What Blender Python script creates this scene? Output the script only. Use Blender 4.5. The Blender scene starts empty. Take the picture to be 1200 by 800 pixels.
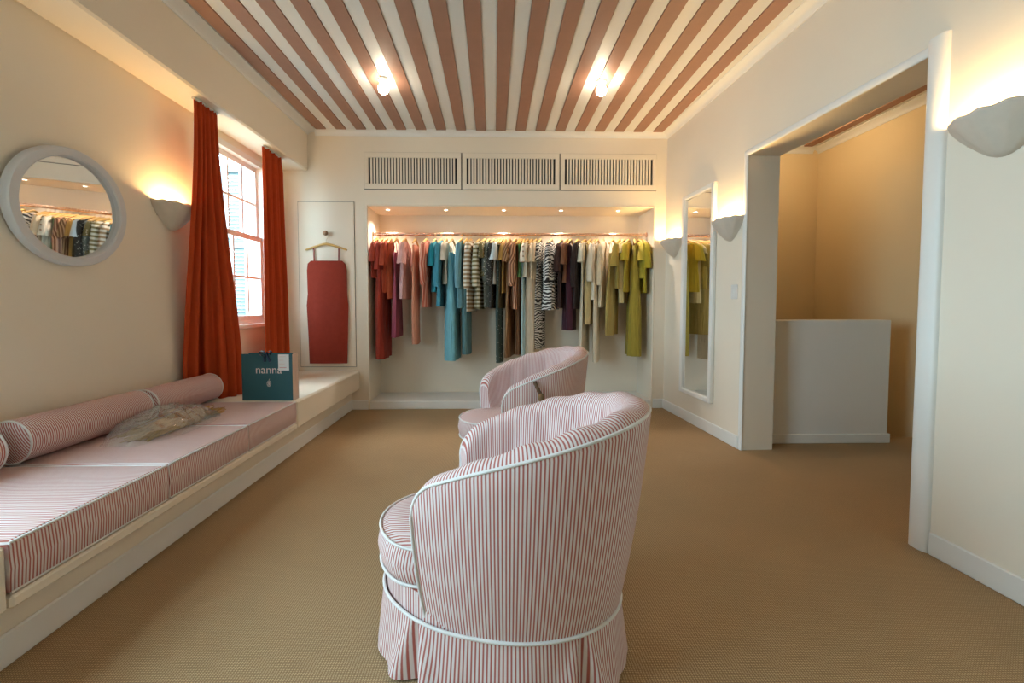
import bpy, math, random
from math import sin, cos, pi, radians, sqrt, atan2
from mathutils import Vector, Matrix
random.seed(7)
scn = bpy.context.scene
col = scn.collection

# ------------------------------------------------------------------ camera
F = 480.0; YAW = radians(1.2); PIT = radians(2.35); CAMH = 1.1
cam_d = bpy.data.cameras.new('camera'); cam = bpy.data.objects.new('camera', cam_d); col.objects.link(cam)
cam_d.sensor_width = 36; cam_d.lens = F / 1200 * 36
cam_d.shift_x = (600 - (578 + F * math.tan(YAW))) / 1200
cam_d.shift_y = ((357 + F * math.tan(PIT)) - 400) / 1200
cam_d.clip_start = 0.02
cam.location = (0, 0, CAMH); cam.rotation_euler = (pi / 2 - PIT, 0, -YAW)
scn.camera = cam

# ------------------------------------------------------------------ daylight
world = bpy.data.worlds.new('world'); scn.world = world; world.use_nodes = True
bg = world.node_tree.nodes['Background']
bg.inputs[0].default_value = (0.62, 0.86, 1.0, 1); bg.inputs[1].default_value = 15.0
def portal(loc, sx, sy, rot):
    l = bpy.data.lights.new('window_portal', 'AREA'); l.shape = 'RECTANGLE'; l.size = sx; l.size_y = sy
    l.cycles.is_portal = True
    o = bpy.data.objects.new('window_portal', l); col.objects.link(o); o.location = loc; o.rotation_euler = rot
WIN = [(3.05, 3.98), (-0.25, 1.40)]          # the two windows of the left wall (y range)
WZ0, WZ1 = 0.93, 2.42; WZL = [0.93, 0.62]     # sill heights
for (a, b), z0 in zip(WIN, WZL):
    portal((-2.40, (a + b) / 2, (z0 + WZ1) / 2), WZ1 - z0, b - a, (0, -pi / 2, 0))
scn.view_settings.view_transform = 'Standard'; scn.view_settings.look = 'None'
scn.view_settings.exposure = 0.12; scn.view_settings.gamma = 1.0; scn.view_settings.use_curve_mapping = False

# ------------------------------------------------------------------ materials
MATS = {}
def newmat(name):
    m = bpy.data.materials.new(name); m.use_nodes = True; MATS[name] = m
    nt = m.node_tree; return m, nt, nt.nodes['Principled BSDF']
def N(nt, t, **kw):
    n = nt.nodes.new(t)
    for k, v in kw.items():
        if k.startswith('i_'): n.inputs[k[2:].replace('_', ' ')].default_value = v
        else: setattr(n, k, v)
    return n
def L(nt, a, b): nt.links.new(a, b)
def c4(c): return (c[0], c[1], c[2], 1)
def bump_to(nt, p, sock, strength, dist=0.002):
    b = N(nt, 'ShaderNodeBump'); b.inputs['Strength'].default_value = strength; b.inputs['Distance'].default_value = dist
    L(nt, sock, b.inputs['Height']); L(nt, b.outputs[0], p.inputs['Normal'])
def objco(nt): return N(nt, 'ShaderNodeTexCoord').outputs['Object']
def plain(name, c, rough=0.6, var=0.05, scale=8, bump=0.0, bscale=200, metal=0.0, spec=0.5, sheen=0.0, translucent=0.0, wrinkle=0.0):
    if name in MATS: return MATS[name]
    m, nt, p = newmat(name); co = objco(nt)
    n = N(nt, 'ShaderNodeTexNoise'); n.inputs['Scale'].default_value = scale; n.inputs['Detail'].default_value = 4
    L(nt, co, n.inputs['Vector'])
    mx = N(nt, 'ShaderNodeMix', data_type='RGBA')
    mx.inputs[6].default_value = c4([x * (1 - var) for x in c]); mx.inputs[7].default_value = c4([min(1, x * (1 + var)) for x in c])
    L(nt, n.outputs[0], mx.inputs[0]); L(nt, mx.outputs[2], p.inputs['Base Color'])
    p.inputs['Roughness'].default_value = rough; p.inputs['Metallic'].default_value = metal
    p.inputs['Specular IOR Level'].default_value = spec; p.inputs['Sheen Weight'].default_value = sheen
    if bump:
        n2 = N(nt, 'ShaderNodeTexNoise'); n2.inputs['Scale'].default_value = bscale; n2.inputs['Detail'].default_value = 3
        L(nt, co, n2.inputs['Vector']); bump_to(nt, p, n2.outputs[0], bump)
    if wrinkle:
        mp = N(nt, 'ShaderNodeMapping'); mp.inputs['Scale'].default_value = (38, 38, 4.5); L(nt, co, mp.inputs[0])
        n2 = N(nt, 'ShaderNodeTexNoise'); n2.inputs['Scale'].default_value = 1.0; n2.inputs['Detail'].default_value = 2; L(nt, mp.outputs[0], n2.inputs['Vector'])
        bump_to(nt, p, n2.outputs[0], wrinkle, 0.02)
    if translucent:
        t = N(nt, 'ShaderNodeBsdfTranslucent'); L(nt, mx.outputs[2], t.inputs[0])
        ms = N(nt, 'ShaderNodeMixShader'); ms.inputs[0].default_value = translucent
        L(nt, p.outputs[0], ms.inputs[1]); L(nt, t.outputs[0], ms.inputs[2])
        L(nt, ms.outputs[0], nt.nodes['Material Output'].inputs[0])
    return m
def emit(name, c, s):
    m, nt, p = newmat(name); p.inputs['Emission Color'].default_value = c4(c); p.inputs['Emission Strength'].default_value = s
    p.inputs['Base Color'].default_value = c4(c); return m
def math_n(nt, op, a, b=None):
    n = N(nt, 'ShaderNodeMath', operation=op)
    for i, v in enumerate((a, b)):
        if v is None: continue
        if hasattr(v, 'links'): L(nt, v, n.inputs[i])
        else: n.inputs[i].default_value = v
    return n.outputs[0]
def stripe(name, ca, cb, period, duty=0.5, axis=None, rough=0.8, wobble=0.0, wscale=6.0, soft=0.08, bump=0.25):
    """two-colour woven stripe; axis None = uv.x else object axis 0/1/2; wobble bends the stripes"""
    m, nt, p = newmat(name); tc = N(nt, 'ShaderNodeTexCoord')
    src = tc.outputs['UV'] if axis is None else tc.outputs['Object']
    sp = N(nt, 'ShaderNodeSeparateXYZ'); L(nt, src, sp.inputs[0])
    x = sp.outputs[0 if axis is None else axis]
    if wobble:
        n = N(nt, 'ShaderNodeTexNoise'); n.inputs['Scale'].default_value = wscale; n.inputs['Detail'].default_value = 2
        L(nt, tc.outputs['Object'], n.inputs['Vector'])
        x = math_n(nt, 'ADD', x, math_n(nt, 'MULTIPLY', n.outputs[0], wobble))
    fr = math_n(nt, 'PINGPONG', math_n(nt, 'DIVIDE', x, period), 0.5)
    mr = N(nt, 'ShaderNodeMapRange', interpolation_type='SMOOTHSTEP')
    mr.inputs[1].default_value = 0.5 * duty - soft; mr.inputs[2].default_value = 0.5 * duty + soft
    L(nt, fr, mr.inputs[0])
    mx = N(nt, 'ShaderNodeMix', data_type='RGBA'); mx.inputs[6].default_value = c4(ca); mx.inputs[7].default_value = c4(cb)
    L(nt, mr.outputs[0], mx.inputs[0]); L(nt, mx.outputs[2], p.inputs['Base Color'])
    p.inputs['Roughness'].default_value = rough; p.inputs['Specular IOR Level'].default_value = 0.2
    if bump:
        n2 = N(nt, 'ShaderNodeTexNoise'); n2.inputs['Scale'].default_value = 25; n2.inputs['Detail'].default_value = 2
        L(nt, tc.outputs['Object'], n2.inputs['Vector']); bump_to(nt, p, n2.outputs[0], bump, 0.006)
    return m
def dots(name, ca, cb, scale=45, r=0.22):
    m, nt, p = newmat(name); co = objco(nt)
    v = N(nt, 'ShaderNodeTexVoronoi'); v.inputs['Scale'].default_value = scale; L(nt, co, v.inputs['Vector'])
    s = math_n(nt, 'LESS_THAN', v.outputs['Distance'], r)
    mx = N(nt, 'ShaderNodeMix', data_type='RGBA'); mx.inputs[6].default_value = c4(ca); mx.inputs[7].default_value = c4(cb)
    L(nt, s, mx.inputs[0]); L(nt, mx.outputs[2], p.inputs['Base Color']); p.inputs['Roughness'].default_value = 0.85
    return m

M_WALL = plain('cream_plaster', (0.88, 0.785, 0.65), 0.75, 0.025, 3, 0.12, 60)
M_TRIM = plain('white_trim_paint', (0.86, 0.84, 0.80), 0.45, 0.02, 4, 0.05, 60)
M_GREY = plain('pale_grey_frame_paint', (0.68, 0.68, 0.70), 0.45, 0.03, 6)
M_SIDE = plain('ochre_plaster', (0.78, 0.61, 0.36), 0.75, 0.03, 3, 0.1, 60)
M_RECESS_SHADE = plain('painted_recess_shade', (0.035, 0.03, 0.028), 0.9)  # shade behind the grille slats, put into the colour
M_GAP_SHADE = plain('painted_gap_shade', (0.20, 0.17, 0.14), 0.9)  # shade of the narrow gaps, put into the colour
M_BROWN = plain('rosy_brown_plank', (0.38, 0.20, 0.14), 0.55, 0.10, 14, 0.2, 90)
M_WPLANK = plain('white_plank', (0.85, 0.83, 0.79), 0.4, 0.02, 6, 0.05, 60)
M_PLASTER = plain('sconce_plaster', (0.68, 0.60, 0.50), 0.85, 0.06, 30, 0.3, 120)
M_WOOD = plain('pale_beech', (0.68, 0.42, 0.13), 0.4, 0.10, 20)
M_BRASSY = plain('hook_metal', (0.72, 0.62, 0.46), 0.3, 0.03, 10, metal=1)
M_RAIL = plain('copper_rail', (0.80, 0.55, 0.44), 0.22, 0.03, 10, metal=1)
M_KNOB = plain('walnut_knob', (0.36, 0.20, 0.10), 0.4, 0.1, 40)
M_CURT = plain('rust_linen', (0.55, 0.078, 0.020), 0.85, 0.10, 30, 0.3, 300, spec=0.15, translucent=0.15)
M_TEAL = plain('dark_teal_card', (0.022, 0.105, 0.125), 0.55, 0.04, 10)
M_BEIGEP = plain('beige_card', (0.72, 0.53, 0.44), 0.6, 0.03, 10)
M_PAPER = plain('white_paper', (0.82, 0.80, 0.80), 0.7, 0.02)
M_INK = plain('pale_pink_ink', (0.78, 0.62, 0.58), 0.6, 0.02)
M_INKR = plain('red_ink', (0.70, 0.30, 0.30), 0.6, 0.02)
M_NAVY = plain('navy_ribbon', (0.012, 0.035, 0.085), 0.4, 0.05)
M_PIPING = plain('white_piping', (0.80, 0.77, 0.75), 0.7, 0.04, 30)
M_SWITCH = plain('switch_plastic', (0.82, 0.79, 0.74), 0.35, 0.01)
M_RAFFIA = plain('raffia', (0.40, 0.24, 0.055), 0.8, 0.3, 60)
M_GRN = plain('leaf_green', (0.10, 0.20, 0.09), 0.6, 0.3, 10)
M_BARK = plain('bark', (0.16, 0.11, 0.07), 0.9, 0.2, 20)
M_GROUND = plain('courtyard_paving', (0.30, 0.30, 0.28), 0.9, 0.1, 2)
M_SHUT = plain('grey_blue_shutter_paint', (0.15, 0.20, 0.21), 0.6, 0.04, 6)
PINK_W = (0.80, 0.72, 0.70); PINK_R = (0.47, 0.14, 0.115)
M_ST_UV = stripe('pink_ticking_uv', PINK_R, PINK_W, 0.0098, 0.42, None, bump=0.35)
M_ST_Y = stripe('pink_ticking_bench', PINK_R, PINK_W, 0.0098, 0.42, 1, wobble=0.01, wscale=5)
M_ST_B = stripe('pink_ticking_bolster', PINK_R, PINK_W, 0.0085, 0.5, None, bump=0.15)
M_BULB = emit('bulb_glow', (1.0, 0.66, 0.28), 720)
M_CBULB = emit('ceiling_bulb_glow', (1.0, 0.83, 0.60), 62)
M_LED = emit('downlight_glow', (1.0, 0.88, 0.76), 14)

m, nt, p = newmat('mirror_silver'); M_MIRROR = m
p.inputs['Metallic'].default_value = 1; p.inputs['Roughness'].default_value = 0.015; p.inputs['Base Color'].default_value = (0.88, 0.88, 0.87, 1)
def thin_clear(name, tint, gloss, rough, ior=1.45, haze=0.0):
    m, nt, p = newmat(name); nt.nodes.remove(p)
    t = N(nt, 'ShaderNodeBsdfTransparent'); t.inputs[0].default_value = c4(tint)
    g = N(nt, 'ShaderNodeBsdfGlossy'); g.inputs['Roughness'].default_value = rough
    fz = N(nt, 'ShaderNodeFresnel'); fz.inputs[0].default_value = ior
    ms = N(nt, 'ShaderNodeMixShader'); L(nt, math_n(nt, 'MULTIPLY', fz.outputs[0], gloss), ms.inputs[0])
    L(nt, t.outputs[0], ms.inputs[1]); L(nt, g.outputs[0], ms.inputs[2]); out = ms.outputs[0]
    if haze:
        d = N(nt, 'ShaderNodeBsdfDiffuse'); d.inputs[0].default_value = (0.8, 0.8, 0.78, 1)
        m2 = N(nt, 'ShaderNodeMixShader'); m2.inputs[0].default_value = haze
        L(nt, out, m2.inputs[1]); L(nt, d.outputs[0], m2.inputs[2]); out = m2.outputs[0]
    L(nt, out, nt.nodes['Material Output'].inputs[0]); return m
M_GLASS = thin_clear('window_glass', (0.96, 0.99, 0.99), 1.0, 0.02)
M_POLY = thin_clear('clear_plastic_film', (0.97, 0.97, 0.95), 0.32, 0.2, 1.5, 0.12)

# sisal carpet
m, nt, p = newmat('sisal_carpet'); M_CARPET = m; co = objco(nt)
w1 = N(nt, 'ShaderNodeTexWave', wave_type='BANDS', bands_direction='Y'); w1.inputs['Scale'].default_value = 52; w1.inputs['Distortion'].default_value = 0.6; w1.inputs['Detail'].default_value = 1
w2 = N(nt, 'ShaderNodeTexWave', wave_type='BANDS', bands_direction='X'); w2.inputs['Scale'].default_value = 38; w2.inputs['Distortion'].default_value = 0.6; w2.inputs['Detail'].default_value = 1
n1 = N(nt, 'ShaderNodeTexNoise'); n1.inputs['Scale'].default_value = 160; n1.inputs['Detail'].default_value = 3
n3 = N(nt, 'ShaderNodeTexNoise'); n3.inputs['Scale'].default_value = 1.6; n3.inputs['Detail'].default_value = 3
for n in (w1, w2, n1, n3): L(nt, co, n.inputs['Vector'])
h = math_n(nt, 'ADD', math_n(nt, 'MULTIPLY', math_n(nt, 'MULTIPLY', w1.outputs['Fac'], w2.outputs['Fac']), 0.9), math_n(nt, 'MULTIPLY', n1.outputs[0], 0.45))
cr = N(nt, 'ShaderNodeValToRGB'); L(nt, h, cr.inputs[0])
cr.color_ramp.elements[0].position = 0.08; cr.color_ramp.elements[0].color = (0.25, 0.145, 0.065, 1)
cr.color_ramp.elements[1].position = 0.95; cr.color_ramp.elements[1].color = (0.66, 0.47, 0.27, 1)
mx = N(nt, 'ShaderNodeMix', data_type='RGBA', blend_type='MULTIPLY'); mx.inputs[0].default_value = 0.35
L(nt, cr.outputs[0], mx.inputs[6]); L(nt, n3.outputs['Color'], mx.inputs[7])
mr = N(nt, 'ShaderNodeMapRange'); mr.inputs[1].default_value = 0.3; mr.inputs[2].default_value = 0.7; mr.inputs[3].default_value = 0.8; mr.inputs[4].default_value = 1.1
L(nt, n3.outputs[0], mr.inputs[0]); L(nt, mr.outputs[0], mx.inputs[7])
L(nt, mx.outputs[2], p.inputs['Base Color']); p.inputs['Roughness'].default_value = 0.8; p.inputs['Specular IOR Level'].default_value = 0.25
bump_to(nt, p, h, 0.5, 0.003)

# ------------------------------------------------------------------ mesh helpers
class MB:
    """collects shapes, links them as ONE mesh object"""
    def __init__(s): s.v = []; s.f = []; s.uv = {}
    def add(s, vs, fs, uvs=None):
        o = len(s.v); s.v += [tuple(v) for v in vs]
        for i, f in enumerate(fs):
            if uvs: s.uv[len(s.f)] = uvs[i]
            s.f.append([o + k for k in f])
        return s
    def box(s, x0, x1, y0, y1, z0, z1, bev=0.0):
        if bev <= 0:
            return s.add([(x, y, z) for z in (z0, z1) for y in (y0, y1) for x in (x0, x1)],
                         [(0, 2, 3, 1), (4, 5, 7, 6), (0, 1, 5, 4), (2, 6, 7, 3), (0, 4, 6, 2), (1, 3, 7, 5)])
        b = min(bev, (x1 - x0) / 2.01, (y1 - y0) / 2.01, (z1 - z0) / 2.01); vs = []; idx = {}
        for sx in (0, 1):
            for sy in (0, 1):
                for sz in (0, 1):
                    X, Y, Z = (x0, x1)[sx], (y0, y1)[sy], (z0, z1)[sz]
                    dx, dy, dz = (b, -b)[sx], (b, -b)[sy], (b, -b)[sz]
                    for a, q in (('x', (X, Y + dy, Z + dz)), ('y', (X + dx, Y, Z + dz)), ('z', (X + dx, Y + dy, Z))):
                        idx[(sx, sy, sz, a)] = len(vs); vs.append(q)
        fs = []
        for k in (0, 1):
            fs.append([idx[(k, 0, 0, 'x')], idx[(k, 1, 0, 'x')], idx[(k, 1, 1, 'x')], idx[(k, 0, 1, 'x')]][::(-1 if k == 0 else 1)])
            fs.append([idx[(0, k, 0, 'y')], idx[(1, k, 0, 'y')], idx[(1, k, 1, 'y')], idx[(0, k, 1, 'y')]][::(1 if k == 0 else -1)])
            fs.append([idx[(0, 0, k, 'z')], idx[(1, 0, k, 'z')], idx[(1, 1, k, 'z')], idx[(0, 1, k, 'z')]][::(-1 if k == 0 else 1)])
        for i in (0, 1):
            for j in (0, 1):
                fs.append([idx[(i, j, 0, 'x')], idx[(i, j, 1, 'x')], idx[(i, j, 1, 'y')], idx[(i, j, 0, 'y')]])
                fs.append([idx[(i, 0, j, 'x')], idx[(i, 1, j, 'x')], idx[(i, 1, j, 'z')], idx[(i, 0, j, 'z')]])
                fs.append([idx[(0, i, j, 'y')], idx[(1, i, j, 'y')], idx[(1, i, j, 'z')], idx[(0, i, j, 'z')]])
                for k in (0, 1): fs.append([idx[(i, j, k, 'x')], idx[(i, j, k, 'y')], idx[(i, j, k, 'z')]])
        return s.add(vs, fs)
    def grid(s, rows, closed_u=False, closed_v=False, uv=None, cap=(False, False)):
        """rows: list of equal-length point lists; uv: same layout"""
        nr, nc = len(rows), len(rows[0]); vs = [q for r in rows for q in r]; fs = []; us = []
        for i in range(nr - (0 if closed_v else 1)):
            for j in range(nc - (0 if closed_u else 1)):
                i2, j2 = (i + 1) % nr, (j + 1) % nc
                fs.append((i * nc + j, i * nc + j2, i2 * nc + j2, i2 * nc + j))
                if uv: us.append((uv[i][j], uv[i][j + 1 if not closed_u else j + 1], uv[i + 1][j + 1], uv[i + 1][j]))
        if cap[0]: fs.append(tuple(range(nc))[::-1]); us.append(None)
        if cap[1]: fs.append(tuple((nr - 1) * nc + k for k in range(nc))); us.append(None)
        if uv:
            us = [u if u else [(0, 0)] * len(f) for u, f in zip(us, fs)]
        return s.add(vs, fs, us if uv else None)
    def tube(s, pts, r, n=8, closed=False):
        pts = [Vector(p) for p in pts]; m = len(pts); rows = []; prev = None
        for i, p in enumerate(pts):
            a = pts[(i - 1) % m] if (closed or i) else p; b = pts[(i + 1) % m] if (closed or i < m - 1) else p
            t = (b - a); t = t.normalized() if t.length > 1e-9 else Vector((0, 0, 1))
            if prev is None: prev = t.orthogonal().normalized()
            u = (prev - t * prev.dot(t)); u = u.normalized() if u.length > 1e-6 else t.orthogonal().normalized()
            prev = u; w = t.cross(u); rr = r[i] if isinstance(r, (list, tuple)) else r
            rows.append([p + (u * cos(2 * pi * k / n) + w * sin(2 * pi * k / n)) * rr for k in range(n)])
        return s.grid(rows, closed_u=True, closed_v=closed, cap=(not closed, not closed))
    def lathe(s, prof, n=24, center=(0, 0, 0), axis='z', a0=0, a1=2 * pi, cap=True):
        full = abs(a1 - a0 - 2 * pi) < 1e-6; rows = []
        k = n if full else n + 1
        for r, z in prof:
            row = []
            for i in range(k):
                a = a0 + (a1 - a0) * i / n; q = (r * cos(a), r * sin(a), z)
                if axis == 'y': q = (q[0], q[2], -q[1])
                if axis == 'x': q = (q[2], q[0], q[1])
                row.append((q[0] + center[0], q[1] + center[1], q[2] + center[2]))
            rows.append(row)
        return s.grid(rows, closed_u=full, cap=(cap and full, cap and full))
    def build(s, name, mat, parent=None, smooth=None, **props):
        me = bpy.data.meshes.new(name); me.from_pydata(s.v, [], s.f); me.materials.append(mat)
        if s.uv:
            ul = me.uv_layers.new(name='UVMap')
            for pi_, poly in enumerate(me.polygons):
                u = s.uv.get(pi_)
                if u:
                    for li, q in zip(poly.loop_indices, u): ul.data[li].uv = q
        me.update()
        if smooth is not None:
            me.shade_smooth()
            if smooth < 179: me.set_sharp_from_angle(angle=radians(smooth))
        o = bpy.data.objects.new(name, me); col.objects.link(o)
        if parent: o.parent = parent
        for k, v in props.items(): o[k] = v
        return o
def tag(o, label, cat, group=None):
    o['label'] = label; o['category'] = cat
    if group: o['group'] = group
    return o
def thing(name, label, cat, loc=(0, 0, 0), rz=0, group=None):
    o = bpy.data.objects.new(name, None); col.objects.link(o); o.location = loc; o.rotation_euler = (0, 0, rz); o.empty_display_size = 0.05
    return tag(o, label, cat, group)
def struct(o): o['kind'] = 'structure'; return o
def text_mesh(txt, size):
    cu = bpy.data.curves.new('lettering', 'FONT'); cu.body = txt; cu.size = size; cu.align_x = 'CENTER'; cu.extrude = 0.0004; cu.resolution_u = 4
    ob = bpy.data.objects.new('lettering', cu); col.objects.link(ob)
    dg = bpy.context.evaluated_depsgraph_get(); me = bpy.data.meshes.new_from_object(ob.evaluated_get(dg))
    bpy.data.objects.remove(ob); return me
def sstep(a, b, x):
    t = max(0, min(1, (x - a) / (b - a))); return t * t * (3 - 2 * t)

# ------------------------------------------------------------------ room shell
XL, YB, YF, ZC = -2.16, 4.30, -1.70, 2.88
RA = math.atan(0.045); RO = (1.815, YB, 0); RROT = -pi / 2 + RA      # right wall frame: local x runs towards the camera, local -y into the room
def xr(y): return 1.815 + (YB - y) * 0.045
NX0, NX1, NZ0, NZ1, NY = -1.30, 1.685, 0.085, 2.12, 4.75            # clothes niche

b = MB(); b.box(XL - 0.2, 2.02, YF - 0.1, NY + 0.05, -0.1, 0); b.box(2.02, 3.6, YF - 0.1, 3.29, -0.1, 0)
struct(b.build('floor', M_CARPET))
b = MB(); b.box(2.02, 3.6, 3.292, 4.5, -1.1, -1.0); b.box(2.02, 3.6, 3.19, 3.289, -1.1, -0.1); b.box(1.95, 2.02, 3.19, 4.5, -1.1, -0.1); struct(b.build('floor_stairwell', M_CARPET))

# left wall with two windows
b = MB(); T = 0.2; y = YF - 0.1
for (a, c), wz in sorted(zip(WIN, WZL)):
    b.box(XL - T, XL, y, a, -0.1, 3.0); b.box(XL - T, XL, a, c, -0.1, wz); b.box(XL - T, XL, a, c, WZ1, 3.0); y = c
b.box(XL - T, XL, y, NY + 0.1, -0.1, 3.0)
struct(b.build('wall_left', M_WALL))
b = MB(); b.box(XL, xr(YF) + 0.3, YF - 0.2, YF, -0.1, 3.0); struct(b.build('wall_front', M_WALL))
# back wall around the niche
for nm, q in (('wall_back_left', (XL, NX0, YB, NY + 0.1, -0.1, 3.0)), ('wall_back_right', (NX1, 2.03, YB, NY + 0.1, -0.1, 3.0)), ('wall_back_upper', (NX0, NX1, YB, NY, NZ1, 3.0)), ('wall_niche_back', (NX0, NX1, NY, NY + 0.1, -0.1, 3.0))):
    struct(MB().box(*q).build(nm, M_WALL))
b = MB(); b.box(NX0, NX1, YB - 0.002, NY, 0, NZ0, 0.006); struct(b.build('trim_niche_plinth', M_TRIM))
# rounded niche edges (small beads on the opening corners)
b = MB(); b.box(NX0 - 0.012, NX0 + 0.004, YB - 0.008, YB + 0.03, 0, NZ1 + 0.012, 0.006); b.box(NX1 - 0.004, NX1 + 0.012, YB - 0.008, YB + 0.03, 0, NZ1 + 0.012, 0.006)
b.box(NX0 + 0.004, NX1 - 0.004, YB - 0.008, YB + 0.03, NZ1 - 0.004, NZ1 + 0.012, 0.006); struct(b.build('trim_niche_edge', M_WALL))

# right wall (slightly splayed) with the wide opening
OU0, OU1, OZ, WT = 1.28, 2.50, 2.20, 0.25
b = MB()
b.box(-0.02, OU0, 0, WT, -0.1, 3.0, 0.0); b.box(OU0, OU1, 0.0, WT, OZ, 3.0); b.box(OU1, 6.1, 0, WT, -0.1, 3.0)
o = struct(b.build('wall_right', M_WALL)); o.location = RO; o.rotation_euler = (0, 0, RROT)
# rounded casing beads of the opening
b = MB()
def halfround(u0, u1, z0, z1, d):      # vertical bead: rounded towards the room
    rows = []
    for z in (z0, z1):
        row = []
        for k in range(11):
            a = pi * k / 10; row.append(((u0 + u1) / 2 - cos(a) * (u1 - u0) / 2, 0.004 - d * sin(a) ** 0.6, z))
        rows.append(row)
    b.grid(rows, cap=(True, True))
halfround(OU1 - 0.012, OU1 + 0.072, 0.0, OZ + 0.055, 0.026)
o = struct(b.build('trim_opening_post', M_TRIM, smooth=50)); o.location = RO; o.rotation_euler = (0, 0, RROT)
b = MB()
halfround(OU0 - 0.035, OU0 + 0.006, 0.0, OZ + 0.006, 0.010)
rows = []
for u in (OU0 - 0.03, OU1 + 0.0):
    rows.append([(u, 0.004 - 0.010 * sin(pi * k / 10) ** 0.6, OZ + 0.016 - cos(pi * k / 10) * 0.022) for k in range(11)])
b.grid(rows, cap=(True, True))
o = struct(b.build('trim_opening_edge', M_TRIM, smooth=50)); o.location = RO; o.rotation_euler = (0, 0, RROT)

# the side room seen through the opening
SX, SY, SZ = 3.5, 4.4, 2.78
b = MB(); b.box(1.95, SX + 0.1, SY, SY + 0.1, -1.1, 3.0); struct(b.build('wall_side_room_back', M_SIDE))
b = MB(); b.box(SX, SX + 0.1, 0.2, SY, -1.1, 3.0); struct(b.build('wall_side_room_right', M_SIDE))
b = MB(); b.box(xr(0.3) + 0.2, SX, 0.2, 0.3, -0.1, 3.0); struct(b.build('wall_side_room_front', M_SIDE))
b = MB(); b.box(2.06, 3.15, 3.17, 3.285, 0, 0.98, 0.006); o = struct(b.build('wall_half_height', M_TRIM))
b = MB(); b.box(2.10, 3.162, 3.155, 3.17, 0, 0.075, 0.005); b.box(3.15, 3.162, 3.17, 3.285, 0, 0.075, 0.005); struct(b.build('baseboard_half_wall', M_TRIM))
b = MB(); b.box(2.0, SX, 0.25, SY, SZ, SZ + 0.1); sc_ = struct(b.build('ceiling_side_room', M_WPLANK))
b = MB()
for i in range(7):
    x = 3.325 - i * 0.2
    MB().box(x - 0.045, x + 0.045, 0.3, SY, SZ - 0.012, SZ).build('plank', M_BROWN, sc_)
def crown_prof(w=0.075, h=0.06):      # (distance from wall, drop from ceiling)
    return [(0, h), (0.008, h), (0.012, h - 0.012), (w * 0.45, h * 0.42), (w - 0.012, 0.016), (w, 0.010), (w, 0), (0, 0)]
def crown(name, p0, p1, nrm, zc, mat=M_TRIM, **kw):
    b = MB(); rows = []
    for q in (p0, p1): rows.append([(q[0] + nrm[0] * d, q[1] + nrm[1] * d, zc - h) for d, h in crown_prof(**kw)])
    b.grid(rows, closed_u=True, cap=(True, True)); return struct(b.build(name, mat, smooth=35))
crown('trim_crown_side_right', (SX, 0.3), (SX, SY), (-1, 0), SZ); crown('trim_crown_side_back', (2.1, SY), (SX - 0.07, SY), (0, -1), SZ)

# ceiling of the shop: alternating white and rosy brown planks
b = MB(); b.box(XL - 0.2, 2.4, YF - 0.1, NY + 0.1, ZC, ZC + 0.12); ceil = struct(b.build('ceiling', M_WPLANK))
mb_ = MB().box(-0.05, 0.05, YF, YB, -0.012, 0.0).build('plank', M_BROWN, ceil).data
mw_ = MB().box(-0.0465, 0.0465, YF, YB, -0.005, 0.0).build('plank', M_WPLANK, ceil).data
for o in list(ceil.children): bpy.data.objects.remove(o)
PX0, PER = -1.735, 0.2015
for i in range(18):
    o = bpy.data.objects.new('plank', mb_); col.objects.link(o); o.parent = ceil; o.location = (PX0 + i * PER, 0, ZC)
    o = bpy.data.objects.new('plank', mw_); col.objects.link(o); o.parent = ceil; o.location = (PX0 + (i + 0.5) * PER, 0, ZC)
# pelmet beam along the window wall
BX, BZ = -1.895, 2.47
b = MB(); b.box(XL, BX, YF, YB, BZ, ZC, 0.012); struct(b.build('trim_pelmet_beam', M_WALL))
crown('trim_crown_left', (BX, YF), (BX, YB), (1, 0), ZC, w=0.095, h=0.045)
crown('trim_crown_back', (BX + 0.08, YB), (xr(YB), YB), (0, -1), ZC, w=0.06, h=0.055)
crown('trim_crown_right', (xr(YF), YF), (xr(YB), YB), (-1, -0.045), ZC, w=0.075, h=0.06)
# baseboards
def rw(mb, name, mat, label=None, cat=None):
    o = mb.build(name, mat); o.location = RO; o.rotation_euler = (0, 0, RROT); return o
b = MB(); b.box(0.0, OU0 - 0.028, -0.014, 0, 0, 0.10, 0.005); struct(rw(b, 'baseboard_right', M_TRIM))
b = MB(); b.box(OU1 + 0.074, 6.0, -0.014, 0, 0, 0.10, 0.005); struct(rw(b, 'baseboard_right_near', M_TRIM))
b = MB(); b.box(-1.49, NX0 - 0.013, YB - 0.014, YB, 0, 0.10, 0.005); b.box(NX1 + 0.013, 1.80, YB - 0.014, YB, 0, 0.10, 0.005); struct(b.build('baseboard_back', M_TRIM))

# flush cupboard door in the back wall
d0, d1, dz0, dz1 = -2.005, -1.435, 0.455, 2.155
b = MB(); b.box(d0 - 0.005, d1 + 0.005, YB - 0.0015, YB + 0.001, dz0 - 0.005, dz1 + 0.005); dr = struct(b.build('door_1', M_GAP_SHADE))  # dark sheet behind the leaf paints the shade of its gap
MB().box(d0, d1, YB - 0.008, YB - 0.001, dz0, dz1, 0.002).build('door_leaf', M_WALL, dr)

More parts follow.
